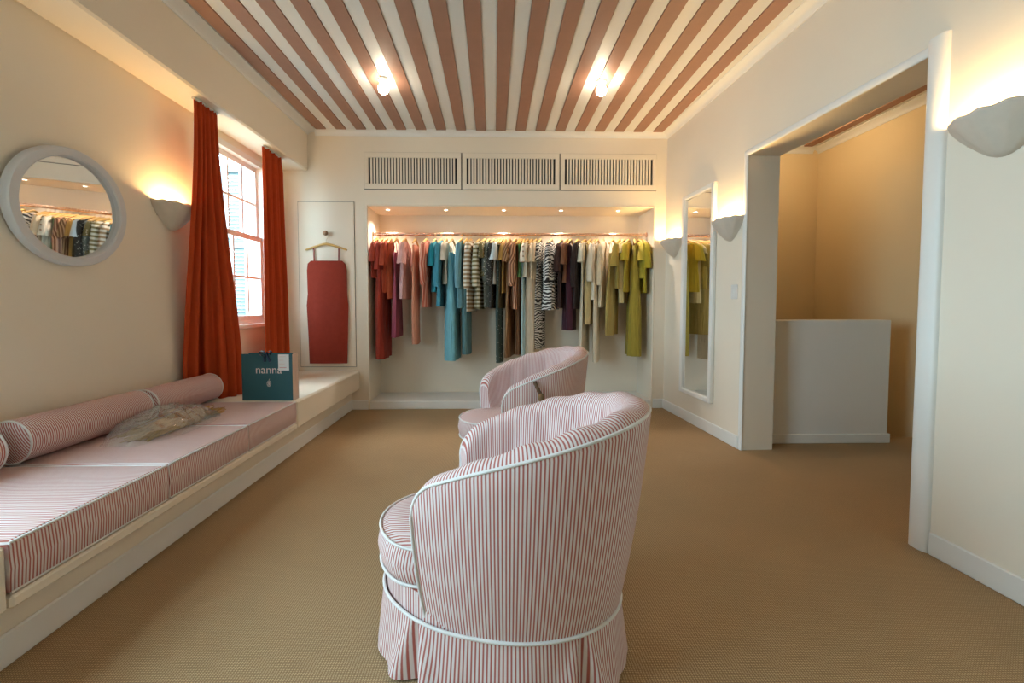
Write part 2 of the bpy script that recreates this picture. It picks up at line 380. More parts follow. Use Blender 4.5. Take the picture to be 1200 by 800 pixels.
# ------------------------------------------------------------------ windows
def window(idx, y0, y1, ncol, WZ0):
    xw = -2.205
    b = MB(); fr = 0.045
    b.box(xw - 0.05, xw + 0.045, y0, y0 + fr, WZ0, WZ1); b.box(xw - 0.05, xw + 0.045, y1 - fr, y1, WZ0, WZ1)
    b.box(xw - 0.05, xw + 0.045, y0 + fr, y1 - fr, WZ1 - 0.05, WZ1); b.box(xw - 0.05, xw + 0.045, y0 + fr, y1 - fr, WZ0, WZ0 + 0.03)
    w = struct(b.build('window_%d' % idx, M_TRIM))
    b = MB(); b.box(xw + 0.046, XL + 0.035, y0 - 0.03, y1 + 0.03, WZ0 - 0.035, WZ0 + 0.002, 0.005); b.build('sill', M_TRIM, w)
    a, c = y0 + fr, y1 - fr; z0, zm, z1 = WZ0 + 0.03, (WZ0 + WZ1) / 2 + 0.03, WZ1 - 0.05
    for (s0, s1, dx) in ((z0, zm + 0.022, 0.012), (zm - 0.022, z1, -0.022)):
        b = MB(); st = 0.032
        b.box(xw + dx - 0.015, xw + dx + 0.015, a, a + st, s0, s1); b.box(xw + dx - 0.015, xw + dx + 0.015, c - st, c, s0, s1)
        b.box(xw + dx - 0.015, xw + dx + 0.015, a + st, c - st, s0, s0 + 0.044); b.box(xw + dx - 0.015, xw + dx + 0.015, a + st, c - st, s1 - 0.044, s1)
        sash = b.build('sash', M_TRIM, w)
        ga, gc, g0, g1 = a + st, c - st, s0 + 0.044, s1 - 0.044; pw = (gc - ga) / ncol; ph = (g1 - g0) / 2
        for i in range(1, ncol):
            MB().box(xw + dx - 0.011, xw + dx + 0.011, ga + i * pw - 0.0095, ga + i * pw + 0.0095, g0, g1).build('glazing_bar', M_TRIM, sash)
        MB().box(xw + dx - 0.010, xw + dx + 0.010, ga, gc, g0 + ph - 0.0095, g0 + ph + 0.0095).build('glazing_bar', M_TRIM, sash)
        for i in range(ncol):
            for j in range(2):
                q = MB(); q.add([(xw + dx, ga + i * pw, g0 + j * ph), (xw + dx, ga + (i + 1) * pw, g0 + j * ph), (xw + dx, ga + (i + 1) * pw, g0 + (j + 1) * ph), (xw + dx, ga + i * pw, g0 + (j + 1) * ph)], [(0, 1, 2, 3)])
                q.build('pane', M_GLASS, sash)
window(1, WIN[0][0], WIN[0][1], 4, WZL[0]); window(2, WIN[1][0], WIN[1][1], 7, WZL[1])

# outside: shutters folded open, courtyard, a tree
def shutter(y, x0, x1, label, name='louvered_shutter'):
    t = thing(name, label, 'shutter', ((x0 + x1) / 2, y, WZ0), 0, 'louvered shutters outside the window')
    hw = abs(x1 - x0) / 2; h = WZ1 - WZ0
    for s in (-1, 1): MB().box(s * hw - (0.03 if s > 0 else 0), s * hw + (0.03 if s < 0 else 0), -0.016, 0.016, 0, h).build('stile', M_SHUT, t)
    for z in (0, h / 2 - 0.03, h - 0.06): MB().box(-hw + 0.03, hw - 0.03, -0.015, 0.015, z, z + 0.06).build('rail', M_SHUT, t)
    me = None
    for (a, c) in ((0.06, h / 2 - 0.03), (h / 2 + 0.03, h - 0.06)):
        n = int((c - a) / 0.036)
        for i in range(n):
            z = a + (i + 0.5) * (c - a) / n
            if me is None:
                b = MB(); b.add([(-hw + 0.03, -0.016, -0.014), (hw - 0.03, -0.016, -0.014), (hw - 0.03, -0.012, -0.018), (-hw + 0.03, -0.012, -0.018),
                                 (-hw + 0.03, 0.012, 0.018), (hw - 0.03, 0.012, 0.018), (hw - 0.03, 0.016, 0.014), (-hw + 0.03, 0.016, 0.014)],
                                [(0, 1, 5, 4), (2, 3, 7, 6), (0, 3, 2, 1), (4, 5, 6, 7), (1, 2, 6, 5), (3, 0, 4, 7)])
                o = b.build('slat', M_SHUT, t); me = o.data
            else:
                o = bpy.data.objects.new('slat', me); col.objects.link(o); o.parent = t
            o.location = (0, 0, z)
shutter(4.02, -2.80, -2.575, 'grey blue louvered shutter leaf standing further out from the house wall')
shutter(4.02, -2.575, -2.358, 'grey blue louvered shutter leaf hinged beside the window frame')
MB().box(-14, XL - T, -9, 16, -0.5, -0.4).build('courtyard_ground', M_GROUND, kind='structure')
tr = thing('courtyard_tree', 'leafy green tree seen through the sash window', 'tree', (-6.6, 8.4, -0.4))
MB().tube([(0, 0, 0), (0.05, 0, 0.9), (0, 0.06, 1.9)], [0.12, 0.09, 0.05], 8).build('trunk', M_BARK, tr, smooth=60)
b = MB(); rr = random.Random(3)
for i in range(1400):
    u = Vector((rr.gauss(0, 1), rr.gauss(0, 1), rr.gauss(0, 1))).normalized() * (rr.random() ** 0.4)
    c = Vector((u.x * 1.1, u.y * 1.1, 2.2 + u.z * 1.2)); d = Vector((rr.gauss(0, 1), rr.gauss(0, 1), rr.gauss(0, 1))).normalized() * 0.12; e = d.orthogonal().normalized() * 0.05
    b.add([c - d, c + e, c + d, c - e], [(0, 1, 2, 3)])
b.build('foliage', M_GRN, tr, kind='stuff')

# ------------------------------------------------------------------ built-in bench with seat cushions
BXF, BK = -1.40, -1.475
t = thing('built_in_bench', 'long cream plastered bench built in under the window', 'bench', (-1.8, 2.5, 0))
def bb(name, mat, *boxes, bev=0.01):
    b = MB()
    for q in boxes: b.box(q[0] + 1.8, q[1] + 1.8, q[2] - 2.5, q[3] - 2.5, q[4], q[5], bev)
    return b.build(name, mat, t)
CY0, CY1, CY2, CY3 = 1.186, 1.775, 2.355, 2.925
bb('plinth', M_WALL, (XL, BK - 0.012, -1.6, YB, 0, 0.212), bev=0)
bb('baseboard', M_TRIM, (BK - 0.012, BK, -1.6, YB, 0, 0.105), bev=0.006)
bb('seat_slab', M_WALL, (XL, BXF, CY0, CY3 + 0.002, 0.212, 0.252), bev=0.008)
bb('raised_slab', M_WALL, (XL, BXF, CY3 + 0.002, YB, 0.212, 0.412), bev=0.012)
bb('end_block', M_WALL, (XL, BXF, -1.6, CY0 - 0.003, 0.212, 0.412), bev=0.012)
def cushion(y0, y1, label):
    x0, x1, z0, z1, r = XL + 0.005, BXF - 0.004, 0.253, 0.412, 0.016
    nx, ny = 16, 18; c = thing('bench_cushion', label, 'cushion', ((x0 + x1) / 2, (y0 + y1) / 2, z0), 0, 'striped cushions on the bench')
    hx, hy, h = (x1 - x0) / 2, (y1 - y0) / 2, z1 - z0
    def ring(dx, z, bulge=0.0):
        pts = []; k = 14
        for i in range(k): pts.append((-hx + dx + (2 * hx - 2 * dx) * i / k, -hy + dx, z))
        for i in range(k): pts.append((hx - dx + bulge, -hy + dx + (2 * hy - 2 * dx) * i / k, z))
        for i in range(k): pts.append((hx - dx - (2 * hx - 2 * dx) * i / k, hy - dx, z))
        for i in range(k): pts.append((-hx + dx, hy - dx - (2 * hy - 2 * dx) * i / k, z))
        return pts
    b = MB(); rows = [ring(r, 0), ring(0.003, r * 0.7), ring(0, h * 0.5, 0.003), ring(0.003, h - r * 0.7), ring(r, h)]
    b.grid(rows, closed_u=True, cap=(True, False))
    top = []
    for j in range(15):
        for i in range(15):
            u, v = i / 14, j / 14; cr_ = 0.006 * (sin(pi * u) * sin(pi * v)) ** 0.5 + 0.0015 * sin(9 * u + 5 * v) * sin(pi * u) * sin(pi * v)
            top.append((-hx + r + (2 * hx - 2 * r) * u, -hy + r + (2 * hy - 2 * r) * v, h + cr_))
    b.add(top, [(j * 15 + i, j * 15 + i + 1, (j + 1) * 15 + i + 1, (j + 1) * 15 + i) for j in range(14) for i in range(14)])
    b.build('cover', M_ST_Y, c, smooth=60)
    for z, nm in ((h - 0.004, 'piping'), (0.008, 'piping')):
        MB().tube([(hx - 0.004, -hy + 0.006, z), (hx - 0.004, hy - 0.006, z)], 0.0042, 6).build(nm, M_PIPING, c, smooth=60)
    MB().tube([(-hx + 0.01, hy - 0.004, h - 0.004), (hx - 0.006, hy - 0.004, h - 0.004)], 0.0042, 6).build('piping', M_PIPING, c, smooth=60)
cushion(CY0, CY1 - 0.002, 'pink striped bench cushion next to the raised end block of the bench')
cushion(CY1, CY2 - 0.002, 'middle pink striped bench cushion of the three')
cushion(CY2, CY3, 'pink striped bench cushion beside the teal paper bag')
def bolster(y0, y1, x, label, r=0.093):
    o = thing('bolster', label, 'cushion', (x, y0, 0.421 + r), 0, 'striped bolsters along the wall'); n = 32; Lb = y1 - y0
    b = MB(); rows = []; uv = []
    prof = [(r - 0.004, 0.0), (r, 0.006)] + [(r + 0.002 * sin(pi * k / 10), 0.006 + (Lb - 0.012) * k / 10) for k in range(1, 10)] + [(r, Lb - 0.006), (r - 0.004, Lb)]
    for rr_, yy in prof:
        rows.append([(rr_ * cos(2 * pi * k / n), yy, rr_ * sin(2 * pi * k / n)) for k in range(n + 1)]); uv.append([(yy, k / n) for k in range(n + 1)])
    b.grid(rows, uv=uv); b.build('cover', M_ST_B, o, smooth=60)
    for e, yy in ((-1, 0.0), (1, Lb)):
        b = MB(); rows = []; uv = []
        for rr_, dy in ((r - 0.004, 0), (r * 0.8, 0.005), (r * 0.5, 0.010), (0.001, 0.012)):
            rows.append([(rr_ * cos(2 * pi * k / n), yy + e * dy, rr_ * sin(2 * pi * k / n)) for k in range(n + 1)])
            uv.append([(rr_ * (cos(2 * pi * k / n) * 0.85 + sin(2 * pi * k / n) * 0.5), 0) for k in range(n + 1)])
        b.grid(rows, uv=uv); b.build('end_disc', M_ST_B, o, smooth=60)
        MB().tube([((r - 0.001) * cos(2 * pi * k / n), yy - e * 0.002, (r - 0.001) * sin(2 * pi * k / n)) for k in range(n)], 0.0045, 6, True).build('piping', M_PIPING, o, smooth=60)
bolster(0.95, 1.665, -2.045, 'pink striped bolster at the raised end block, its round end exposed')
bolster(1.76, 2.388, -2.055, 'middle pink striped bolster below the round wall mirror')
bolster(2.402, 2.965, -2.035, 'pink striped bolster ending at the rust red curtain')

# ------------------------------------------------------------------ curtains
def curtain(top, bot, ztop, zbot, label, nf, amp0, amp1, seed):
    """top / bot: polylines in plan; lofted with folds"""
    rr = random.Random(seed); o = thing('curtain', label, 'curtain', (bot[0][0], bot[0][1], zbot), 0, 'rust red curtains')
    def along(pl, s):
        ls = [sqrt((pl[i + 1][0] - pl[i][0]) ** 2 + (pl[i + 1][1] - pl[i][1]) ** 2) for i in range(len(pl) - 1)]; tot = sum(ls); d = s * tot
        for i, l in enumerate(ls):
            if d <= l or i == len(ls) - 1:
                k = d / l; a, c = pl[i], pl[i + 1]; return (a[0] + (c[0] - a[0]) * k, a[1] + (c[1] - a[1]) * k), ((c[0] - a[0]) / l, (c[1] - a[1]) / l)
            d -= l
    ph = rr.random() * 6; n = nf * 12; rows = []
    fw_ = [0.75 + 0.5 * rr.random() for _ in range(nf + 1)]
    for j in range(29):
        v = j / 28; z = ztop + (zbot - ztop) * v; row = []
        e = sstep(0, 1, v)
        for i in range(n + 1):
            s = i / n; (tx, ty), (ux, uy) = along(top, s); (bx, by), (vx, vy) = along(bot, s)
            s2 = s + 0.02 * sin(3 * v + 9 * s + ph)
            fold = sin(2 * pi * nf * s2 + ph + 0.7 * sin(2.2 * v + ph)) + 0.35 * sin(2 * pi * nf * 0.53 * s2 + 2.1 * ph)
            pleat = sin(2 * pi * nf * 1.6 * s + ph)
            am = amp0 + (amp1 - amp0) * e
            f_ = (fold * (1 - max(0, 0.06 - v) * 10) + pleat * max(0, 0.06 - v) * 10) * am
            k = e; nx, ny = -(uy * (1 - k) + vy * k), (ux * (1 - k) + vx * k)
            edge = min(1, s * 14, (1 - s) * 14)
            row.append((tx * (1 - k) + bx * k + nx * f_ * edge - o.location[0], ty * (1 - k) + by * k + ny * f_ * edge - o.location[1], z - zbot))
        rows.append(row)
    b = MB(); b.grid(rows); ob = b.build('drape', M_CURT, o, smooth=180)
    md = ob.modifiers.new('thick', 'SOLIDIFY'); md.thickness = 0.003
    hb = MB(); hb.box(min(p[0] for p in top) - 0.012 - o.location[0], max(p[0] for p in top) + 0.012 - o.location[0], top[0][1] - o.location[1], top[-1][1] - o.location[1], ztop - zbot - 0.004, ztop - zbot + 0.012)
    hb.build('curtain_track', M_TRIM, o)
curtain([(-1.975, 2.80), (-1.975, 3.03)], [(-2.118, 2.82), (-2.112, 2.975), (-1.95, 3.03), (-1.925, 3.12), (-1.97, 3.22)], 2.457, 0.42,
        'rust red linen curtain hanging beside the wall sconce, flaring onto the bench', 6, 0.018, 0.026, 5)
curtain([(-1.975, 3.60), (-1.975, 3.92)], [(-1.975, 3.58), (-1.98, 3.98)], 2.457, 0.42,
        'rust red linen curtain hanging behind the teal paper bag near the back wall', 6, 0.020, 0.028, 11)

# ------------------------------------------------------------------ round mirror
t = thing('round_mirror', 'round wall mirror with a pale grey frame above the bench', 'mirror', (XL + 0.016, 2.135, 1.588)); t.rotation_euler = (0, 0.052, 0)   # hangs tilted a little forward
R0 = 0.292
MB().lathe([(R0, 0.0), (R0, 0.030), (R0 - 0.006, 0.038), (R0 - 0.040, 0.040), (R0 - 0.046, 0.034), (R0 - 0.046, 0.012), (R0 - 0.046, 0.0)], 64, axis='x', cap=False).build('frame', M_GREY, t, smooth=40)
MB().lathe([(0.001, 0.014), (R0 - 0.044, 0.014)], 64, axis='x', cap=False).build('mirror_glass', M_MIRROR, t)

# tall mirror on the right wall
t = thing('tall_mirror', 'tall narrow wall mirror in a white frame between two sconces', 'mirror', RO, RROT)
mu0, mu1, mz0, mz1 = 0.39, 0.915, 0.265, 2.12
fw_ = 0.042
for nm, q in (('stile', (mu0, mu0 + fw_, mz0, mz1)), ('stile', (mu1 - fw_, mu1, mz0, mz1)), ('rail', (mu0 + fw_, mu1 - fw_, mz0, mz0 + fw_)), ('rail', (mu0 + fw_, mu1 - fw_, mz1 - fw_, mz1))):
    MB().box(q[0], q[1], -0.035, 0, q[2], q[3], 0.006).build(nm, M_TRIM, t)
MB().box(mu0 + fw_, mu1 - fw_, -0.014, -0.010, mz0 + fw_, mz1 - fw_).build('mirror_glass', M_MIRROR, t)

# ------------------------------------------------------------------ sconces
def sconce(loc, rz, label, power=1.0):
    """local x along wall, local -y into the room; origin at rim centre on the wall"""
    t = thing('wall_sconce', label, 'wall lamp', loc, rz, 'plaster wall sconces'); A, B_ = 0.165, 0.125
    prof = [(1.0, 0.0), (1.0, -0.010), (0.95, -0.026), (0.86, -0.050), (0.72, -0.080), (0.56, -0.108), (0.42, -0.132), (0.28, -0.152), (0.14, -0.164), (0.02, -0.168)]
    n = 48; rows = []
    def ringp(sc, z, inset=0.0):
        row = []
        for k in range(n + 1):
            a = pi * k / n; fl = 1 + 0.018 * cos(12 * a) * sstep(0.1, 0.6, sc) * (1 if z < -0.015 else 0.2)
            row.append(((A * sc * fl - inset) * cos(a), -(B_ * sc * fl - inset) * sin(a) - 0.001, z + 0.004 * cos(12 * a) * (1 if z > -0.012 else 0)))
        return row
    for sc, z in prof: rows.append(ringp(sc, z))
    inner = [ringp(max(sc - 0.02, 0.02), z + 0.006, 0.006 if sc > 0.1 else 0) for sc, z in prof]
    b = MB(); b.grid(inner[::-1] + rows); b.build('shade', M_PLASTER, t, smooth=70)
    b = MB(); b.box(-0.12, 0.12, -0.004, 0, -0.09, -0.01); b.build('back_plate', M_PLASTER, t)
    for s in (-0.05, 0.05):
        MB().lathe([(0.001, -0.062), (0.012, -0.055), (0.017, -0.042), (0.014, -0.030), (0.001, -0.022)], 12, (s, -0.05, 0), cap=False).build('bulb', M_BULB, t, smooth=180)
        MB().lathe([(0.001, -0.095), (0.011, -0.095), (0.011, -0.060), (0.001, -0.060)], 10, (s, -0.05, 0), cap=False).build('lamp_holder', M_TRIM, t, smooth=40)
sconce((XL, 2.82, 1.765), pi / 2, 'white plaster shell sconce between the round mirror and the rust red curtain')
def rwp(u, z): return (RO[0] + sin(RA) * u, RO[1] - cos(RA) * u, z)
sconce(rwp(0.195, 1.745), RROT, 'white plaster shell sconce between the tall mirror and the clothes niche')
sconce(rwp(1.10, 1.765), RROT, 'white plaster shell sconce between the tall mirror and the wide opening')
sconce(rwp(2.765, 1.83), RROT, 'white plaster shell sconce beside the rounded post of the opening')

# light switch
t = thing('light_switch', 'small white light switch plate under the sconce by the opening', 'switch', rwp(1.165, 1.20), RROT)
MB().box(-0.038, 0.038, -0.007, 0, -0.055, 0.055, 0.003).build('plate', M_SWITCH, t)
for s in (-0.016, 0.016): MB().box(s - 0.011, s + 0.011, -0.011, -0.007, -0.022, 0.022, 0.002).build('rocker', M_SWITCH, t)

# ceiling bulbs
for x, y, lb in ((-0.862, 3.31, 'bare glowing globe bulb on the striped ceiling, on the window side'), (0.858, 3.30, 'bare glowing globe bulb on the striped ceiling, on the tall mirror side')):
    t = thing('ceiling_bulb', lb, 'light bulb', (x, y, ZC - 0.012), 0, 'ceiling bulbs')
    MB().lathe([(0.001, 0), (0.040, 0), (0.036, -0.012), (0.020, -0.016), (0.018, -0.035), (0.001, -0.035)], 20, cap=False).build('socket', M_TRIM, t, smooth=40)
    MB().lathe([(0.001, -0.030), (0.016, -0.034), (0.030, -0.046), (0.040, -0.065), (0.041, -0.080), (0.034, -0.098), (0.018, -0.110), (0.001, -0.113)], 20, cap=False).build('globe', M_CBULB, t, smooth=180)
t = thing('ceiling_bulb', 'unseen globe bulb added to light the ochre side room', 'light bulb', (2.85, 3.75, SZ - 0.012), 0, 'ceiling bulbs')  # added lamp, hidden above the opening, to brighten the side room
MB().lathe([(0.001, 0), (0.040, 0), (0.036, -0.012), (0.020, -0.016), (0.018, -0.035), (0.001, -0.035)], 20, cap=False).build('socket', M_TRIM, t, smooth=40)
MB().lathe([(0.001, -0.030), (0.016, -0.034), (0.030, -0.046), (0.040, -0.065), (0.041, -0.080), (0.034, -0.098), (0.018, -0.110), (0.001, -0.113)], 20, cap=False).build('globe', emit('added_side_bulb_glow', (1.0, 0.77, 0.46), 150), t, smooth=180)

# ------------------------------------------------------------------ air grilles over the niche
def grille(x0, x1, z0, z1, label):
    t = thing('air_grille', label, 'air vent', ((x0 + x1) / 2, YB, (z0 + z1) / 2), 0, 'slotted air grilles'); w, h = (x1 - x0) / 2, (z1 - z0) / 2
    MB().box(-w, w, -0.002, 0, -h, h).build('gap_shade_edge', M_GAP_SHADE, t)  # dark sheet paints the gap shade around the grille
    MB().box(-w + 0.02, w - 0.02, -0.004, -0.002, -h + 0.02, h - 0.02).build('recess_shade_sheet', M_RECESS_SHADE, t)  # near-black sheet stands in for the shaded recess behind the slats
    e = 0.006; m_ = 0.058; b = MB()
    b.box(-w + e, w - e, -0.018, -0.004, h - m_, h - e, 0.002); b.box(-w + e, w - e, -0.018, -0.004, -h + e, -h + m_, 0.002)
    b.box(-w + e, -w + m_ * 0.8, -0.018, -0.004, -h + m_, h - m_); b.box(w - m_ * 0.8, w - e, -0.018, -0.004, -h + m_, h - m_); b.build('frame', M_WALL, t)
    n = 30; a = -w + m_ * 0.8; c = w - m_ * 0.8; per = (c - a) / n; me = None
    for i in range(1, n):
        if me is None: o = MB().box(-per * 0.29, per * 0.29, -0.017, -0.004, -h + m_, h - m_).build('slat', M_WALL, t); me = o.data
        else: o = bpy.data.objects.new('slat', me); col.objects.link(o); o.parent = t
        o.location = (a + i * per, 0, 0)
gz0, gz1 = 2.285, 2.665
grille(-1.325, -0.325, gz0, gz1, 'slotted white air grille next to the pelmet beam')
grille(-0.320, 0.690, gz0, gz1, 'slotted white air grille in the middle of the three')
grille(0.695, 1.705, gz0, gz1, 'slotted white air grille next to the tall mirror wall')

# niche downlights and the clothes rail
dl = [('at the red clothes end of the niche'), ('above the blue clothes'), ('above the brown clothes in the niche'), ('above the ivory clothes'), ('at the olive clothes end of the niche')]
for i, s in enumerate(dl):
    x = -1.13 + i * 0.622
    t = thing('niche_downlight', 'small round recessed downlight ' + s, 'downlight', (x, 4.47, NZ1), 0, 'niche downlights')
    MB().lathe([(0.018, 0), (0.028, 0), (0.028, -0.004), (0.018, -0.003)], 20, cap=False).build('bezel', M_TRIM, t, smooth=40)
    MB().lathe([(0.001, -0.0015), (0.018, -0.0015)], 16, cap=False).build('lens', M_LED, t)
    sp = bpy.data.lights.new('downlight_beam', 'SPOT'); sp.energy = 20; sp.color = (1.0, 0.85, 0.72); sp.spot_size = radians(120); sp.spot_blend = 0.8; sp.shadow_soft_size = 0.018
    so = bpy.data.objects.new('downlight_beam', sp); col.objects.link(so); so.parent = t; so.location = (0, 0, -0.02)
RY, RZ = 4.485, 1.862
t = thing('clothes_rail', 'long copper toned clothes rail across the niche', 'clothes rail', (0.19, RY, RZ))
MB().tube([(NX0 - 0.19 + 0.001, 0, 0), (NX1 - 0.19 - 0.001, 0, 0)], 0.0165, 16).build('bar', M_RAIL, t, smooth=50)
for x in (NX0 - 0.19, NX1 - 0.19 - 0.012): MB().lathe([(0.026, 0), (0.026, 0.008), (0.016, 0.012)], 20, (x, 0, 0), 'x').build('end_flange', M_RAIL, t, smooth=40)
#GARMENTS#
# ------------------------------------------------------------------ hangers and garments
def hanger(label, loc, rz, group, arm=0.19, rise=0.0):
    t = thing('clothes_hanger', label, 'hanger', loc, rz, group); q = []
    for k in range(15):
        a = radians(-40 + 230 * k / 14); q.append((0.0195 * cos(a), 0, 0.0195 * sin(a)))
    q = q[::-1]; q = [(x, y, z) for x, y, z in q]
    q = q + [(0.011, 0, -0.022), (0.0, 0, -0.032), (0, 0, -0.055 - rise)]
    MB().tube(q, 0.0022, 6).build('hook', M_BRASSY, t, smooth=60)
    pts = []; rad = []
    for k in range(17):
        s = -1 + k / 8; pts.append((s * arm, 0, -0.055 - rise - 0.062 * abs(s) ** 1.25)); rad.append(0.013 - 0.004 * abs(s))
    b = MB(); b.tube(pts, rad, 8); b.build('wooden_arms', M_WOOD, t, smooth=60)
    return t
def loft_rings(rings, n, ph, fold, rr, uvscale=1.0):
    """rings: (z, halfwidth, halfthickness, xc, yc)"""
    rows = []; uv = []; per = None; ztop = rings[0][0]; zb = rings[-1][0]
    for (z, w, t_, xc, yc) in rings:
        v = (ztop - z) / max(1e-6, ztop - zb); row = []; ur = []; s = 0; last = None
        for k in range(n + 1):
            a = 2 * pi * (k % n) / n; ca, sa = cos(a), sin(a)
            x = w * math.copysign(abs(ca) ** 0.8, ca); y = t_ * math.copysign(abs(sa) ** 0.8, sa) * (1 + 0.35 * sstep(0.05, 0.5, v) * sin(7 * a + ph) * (fold > 0))
            am = fold * sstep(0.05, 0.6, v)
            y += am * sin(3.1 * x / max(w, 0.03) * 2 + ph + 1.5 * v) + 0.5 * am * sin(7 * x / max(w, 0.03) + 2 * ph)
            q = (x + xc, y + yc, z); row.append(q)
            if last: s += sqrt((q[0] - last[0]) ** 2 + (q[1] - last[1]) ** 2)
            last = q; ur.append((s, z))
        rows.append(row); uv.append(ur)
    return rows, uv
def body(t, rings, mat, ph, fold, rr, name='body', cap=False):
    fine = []
    for i in range(len(rings) - 1):
        a, c = rings[i], rings[i + 1]; m_ = max(1, int(abs(a[0] - c[0]) / 0.07))
        for k in range(m_): fine.append(tuple(a[j] + (c[j] - a[j]) * k / m_ for j in range(5)))
    fine.append(rings[-1]); rows, uv = loft_rings(fine, 30, ph, fold, rr)
    b = MB(); b.grid(rows, uv=uv); return b.build(name, mat, t, smooth=180)
def garment(kind, label, cat, x, half, thick, zhem, mat, sleeve, phi, seed, fold=0.018, buttons=0, band=None, collar=False):
    """hangs from the rail at world x; zhem = world height of the hem"""
    rr = random.Random(seed); ph = rr.random() * 6; name = {'top': 'blouse', 'slip': 'slip_dress'}.get(kind, kind); name = cat.replace(' ', '_')
    t = thing(name, label, cat, (x, RY, RZ), pi / 2 - phi, 'clothes on the niche rail')
    H = zhem - RZ
    if kind in ('top', 'dress'):
        fl = 1.0 if kind == 'top' else 1.04
        rings = [(-0.084, 0.062, 0.020, 0, 0), (-0.090, 0.10, 0.022, 0, 0), (-0.100, half * 0.80, 0.026, 0, 0), (-0.122, half * 0.97, 0.024, 0, 0), (-0.20, half * 0.96, thick * 0.8, 0, 0),
                 (-0.20 + (H + 0.20) * 0.3, half * 0.90, thick * 0.9, 0, 0), (-0.20 + (H + 0.20) * 0.65, half * 0.96 * fl, thick, 0, 0), (H, half * fl, thick * 1.1, 0, 0)]
        body(t, rings, mat, ph, fold, rr)
        if collar: MB().tube([(0.055 * cos(a), 0.026 * sin(a), -0.084) for a in [2 * pi * k / 16 for k in range(16)]], 0.009, 6, True).build('collar', mat, t, smooth=60)
        if sleeve:
            for s in (-1, 1):
                zl = -0.115 - sleeve; xo = half * 0.86
                if sleeve < 0.32: rg = [(-0.108, 0.030, 0.022, s * (xo - 0.02), 0), (-0.135, 0.050, 0.030, s * xo, 0), (zl, 0.062, 0.036, s * (xo + 0.022), 0.004)]
                else: rg = [(-0.108, 0.030, 0.022, s * (xo - 0.02), 0), (-0.135, 0.048, 0.030, s * xo, 0), (-0.115 - sleeve * 0.5, 0.046, 0.032, s * (xo + 0.02), 0.006), (zl + 0.05, 0.040, 0.028, s * (xo + 0.012), 0.01), (zl, 0.032, 0.024, s * (xo + 0.01), 0.01)]
                body(t, rg, mat, ph + s, 0.006, rr, 'sleeve')
        if buttons:
            for k in range(buttons):
                MB().lathe([(0.001, 0.003), (0.008, 0.003), (0.009, 0)], 10, (-half * 0.98 - 0.056, 0, -0.16 - k * 0.05), 'x').build('button', M_KNOB, t, smooth=40)
    elif kind == 'slip':
        rings = [(-0.21, half * 0.72, 0.022, 0, 0), (-0.25, half * 0.82, 0.028, 0, 0), (-0.40, half * 0.74, thick * 0.8, 0, 0), (H * 0.55, half * 0.9, thick, 0, 0), (H, half * 1.02, thick * 1.15, 0, 0)]
        body(t, rings, mat, ph, fold, rr)
        for s in (-1, 1): MB().tube([(s * half * 0.55, 0.02, -0.215), (s * half * 0.55, 0.011, -0.12), (s * half * 0.55, 0, -0.093), (s * half * 0.55, -0.011, -0.12), (s * half * 0.55, -0.02, -0.215)], 0.003, 5).build('strap', mat, t, smooth=60)
    elif kind == 'skirt':
        rings = [(-0.135, half * 0.74, 0.020, 0, 0), (-0.165, half * 0.76, 0.022, 0, 0), (-0.36, half * 0.92, thick, 0, 0), (H, half, thick * 1.2, 0, 0)]
        body(t, rings, mat, ph, fold, rr)
        body(t, [(-0.128, half * 0.75, 0.023, 0, 0), (-0.165, half * 0.77, 0.025, 0, 0)], mat, ph, 0, rr, 'waistband')
    elif kind == 'trousers':
        body(t, [(-0.135, half * 0.72, 0.022, 0, 0), (-0.20, half * 0.78, 0.026, 0, 0), (-0.40, half * 0.84, thick * 0.85, 0, 0), (-0.43, half * 0.84, thick * 0.85, 0, 0)], mat, ph, 0.003, rr, 'seat')
        body(t, [(-0.128, half * 0.73, 0.025, 0, 0), (-0.165, half * 0.75, 0.027, 0, 0)], mat, ph, 0, rr, 'waistband')
        for s in (-1, 1):
            body(t, [(-0.37, half * 0.44, thick * 0.85, s * half * 0.42, 0), (-0.60, half * 0.42, thick * 0.85, s * half * 0.45, s * 0.004), (H, half * 0.46, thick * 1.05, s * half * 0.50, s * 0.010)], mat, ph + s, fold * 0.6, rr, 'leg')
    hanger('pale wooden hanger carrying the ' + label_short(label), (x, RY, RZ), pi / 2 - phi, 'hangers on the niche rail', arm=min(0.19, half * 0.98))
    return t
def label_short(l):
    w = l.split(); return ' '.join(w[:10])
def fab(name, c, **k): return plain('cloth_' + name, c, 0.85, 0.10, 18, 0.0, 220, spec=0.2, sheen=0.1, wrinkle=0.9, **k)
MS = stripe
Z1 = MS('zebra_fine', (0.05, 0.04, 0.035), (0.70, 0.66, 0.58), 0.028, 0.5, 2, wobble=0.16, wscale=7)
Z2 = MS('zebra_bold', (0.035, 0.03, 0.028), (0.76, 0.74, 0.70), 0.034, 0.5, 2, wobble=0.20, wscale=5)
H1 = MS('beige_band', (0.36, 0.24, 0.13), (0.74, 0.68, 0.58), 0.044, 0.5, 2, wobble=0.01)
H2 = MS('olive_band', (0.22, 0.18, 0.08), (0.66, 0.63, 0.52), 0.044, 0.5, 2, wobble=0.01)
V1 = MS('brown_pin', (0.17, 0.075, 0.030), (0.46, 0.26, 0.13), 0.026, 0.55, None)
V2 = MS('copper_pin', (0.20, 0.075, 0.035), (0.60, 0.33, 0.20), 0.030, 0.55, None, rough=0.35)
V3 = MS('coral_pin', (0.52, 0.13, 0.075), (0.70, 0.36, 0.28), 0.034, 0.6, None)
D1 = dots('olive_dotted', (0.16, 0.125, 0.045), (0.62, 0.58, 0.46)); D2 = dots('grey_green_dotted', (0.12, 0.14, 0.12), (0.60, 0.60, 0.55))
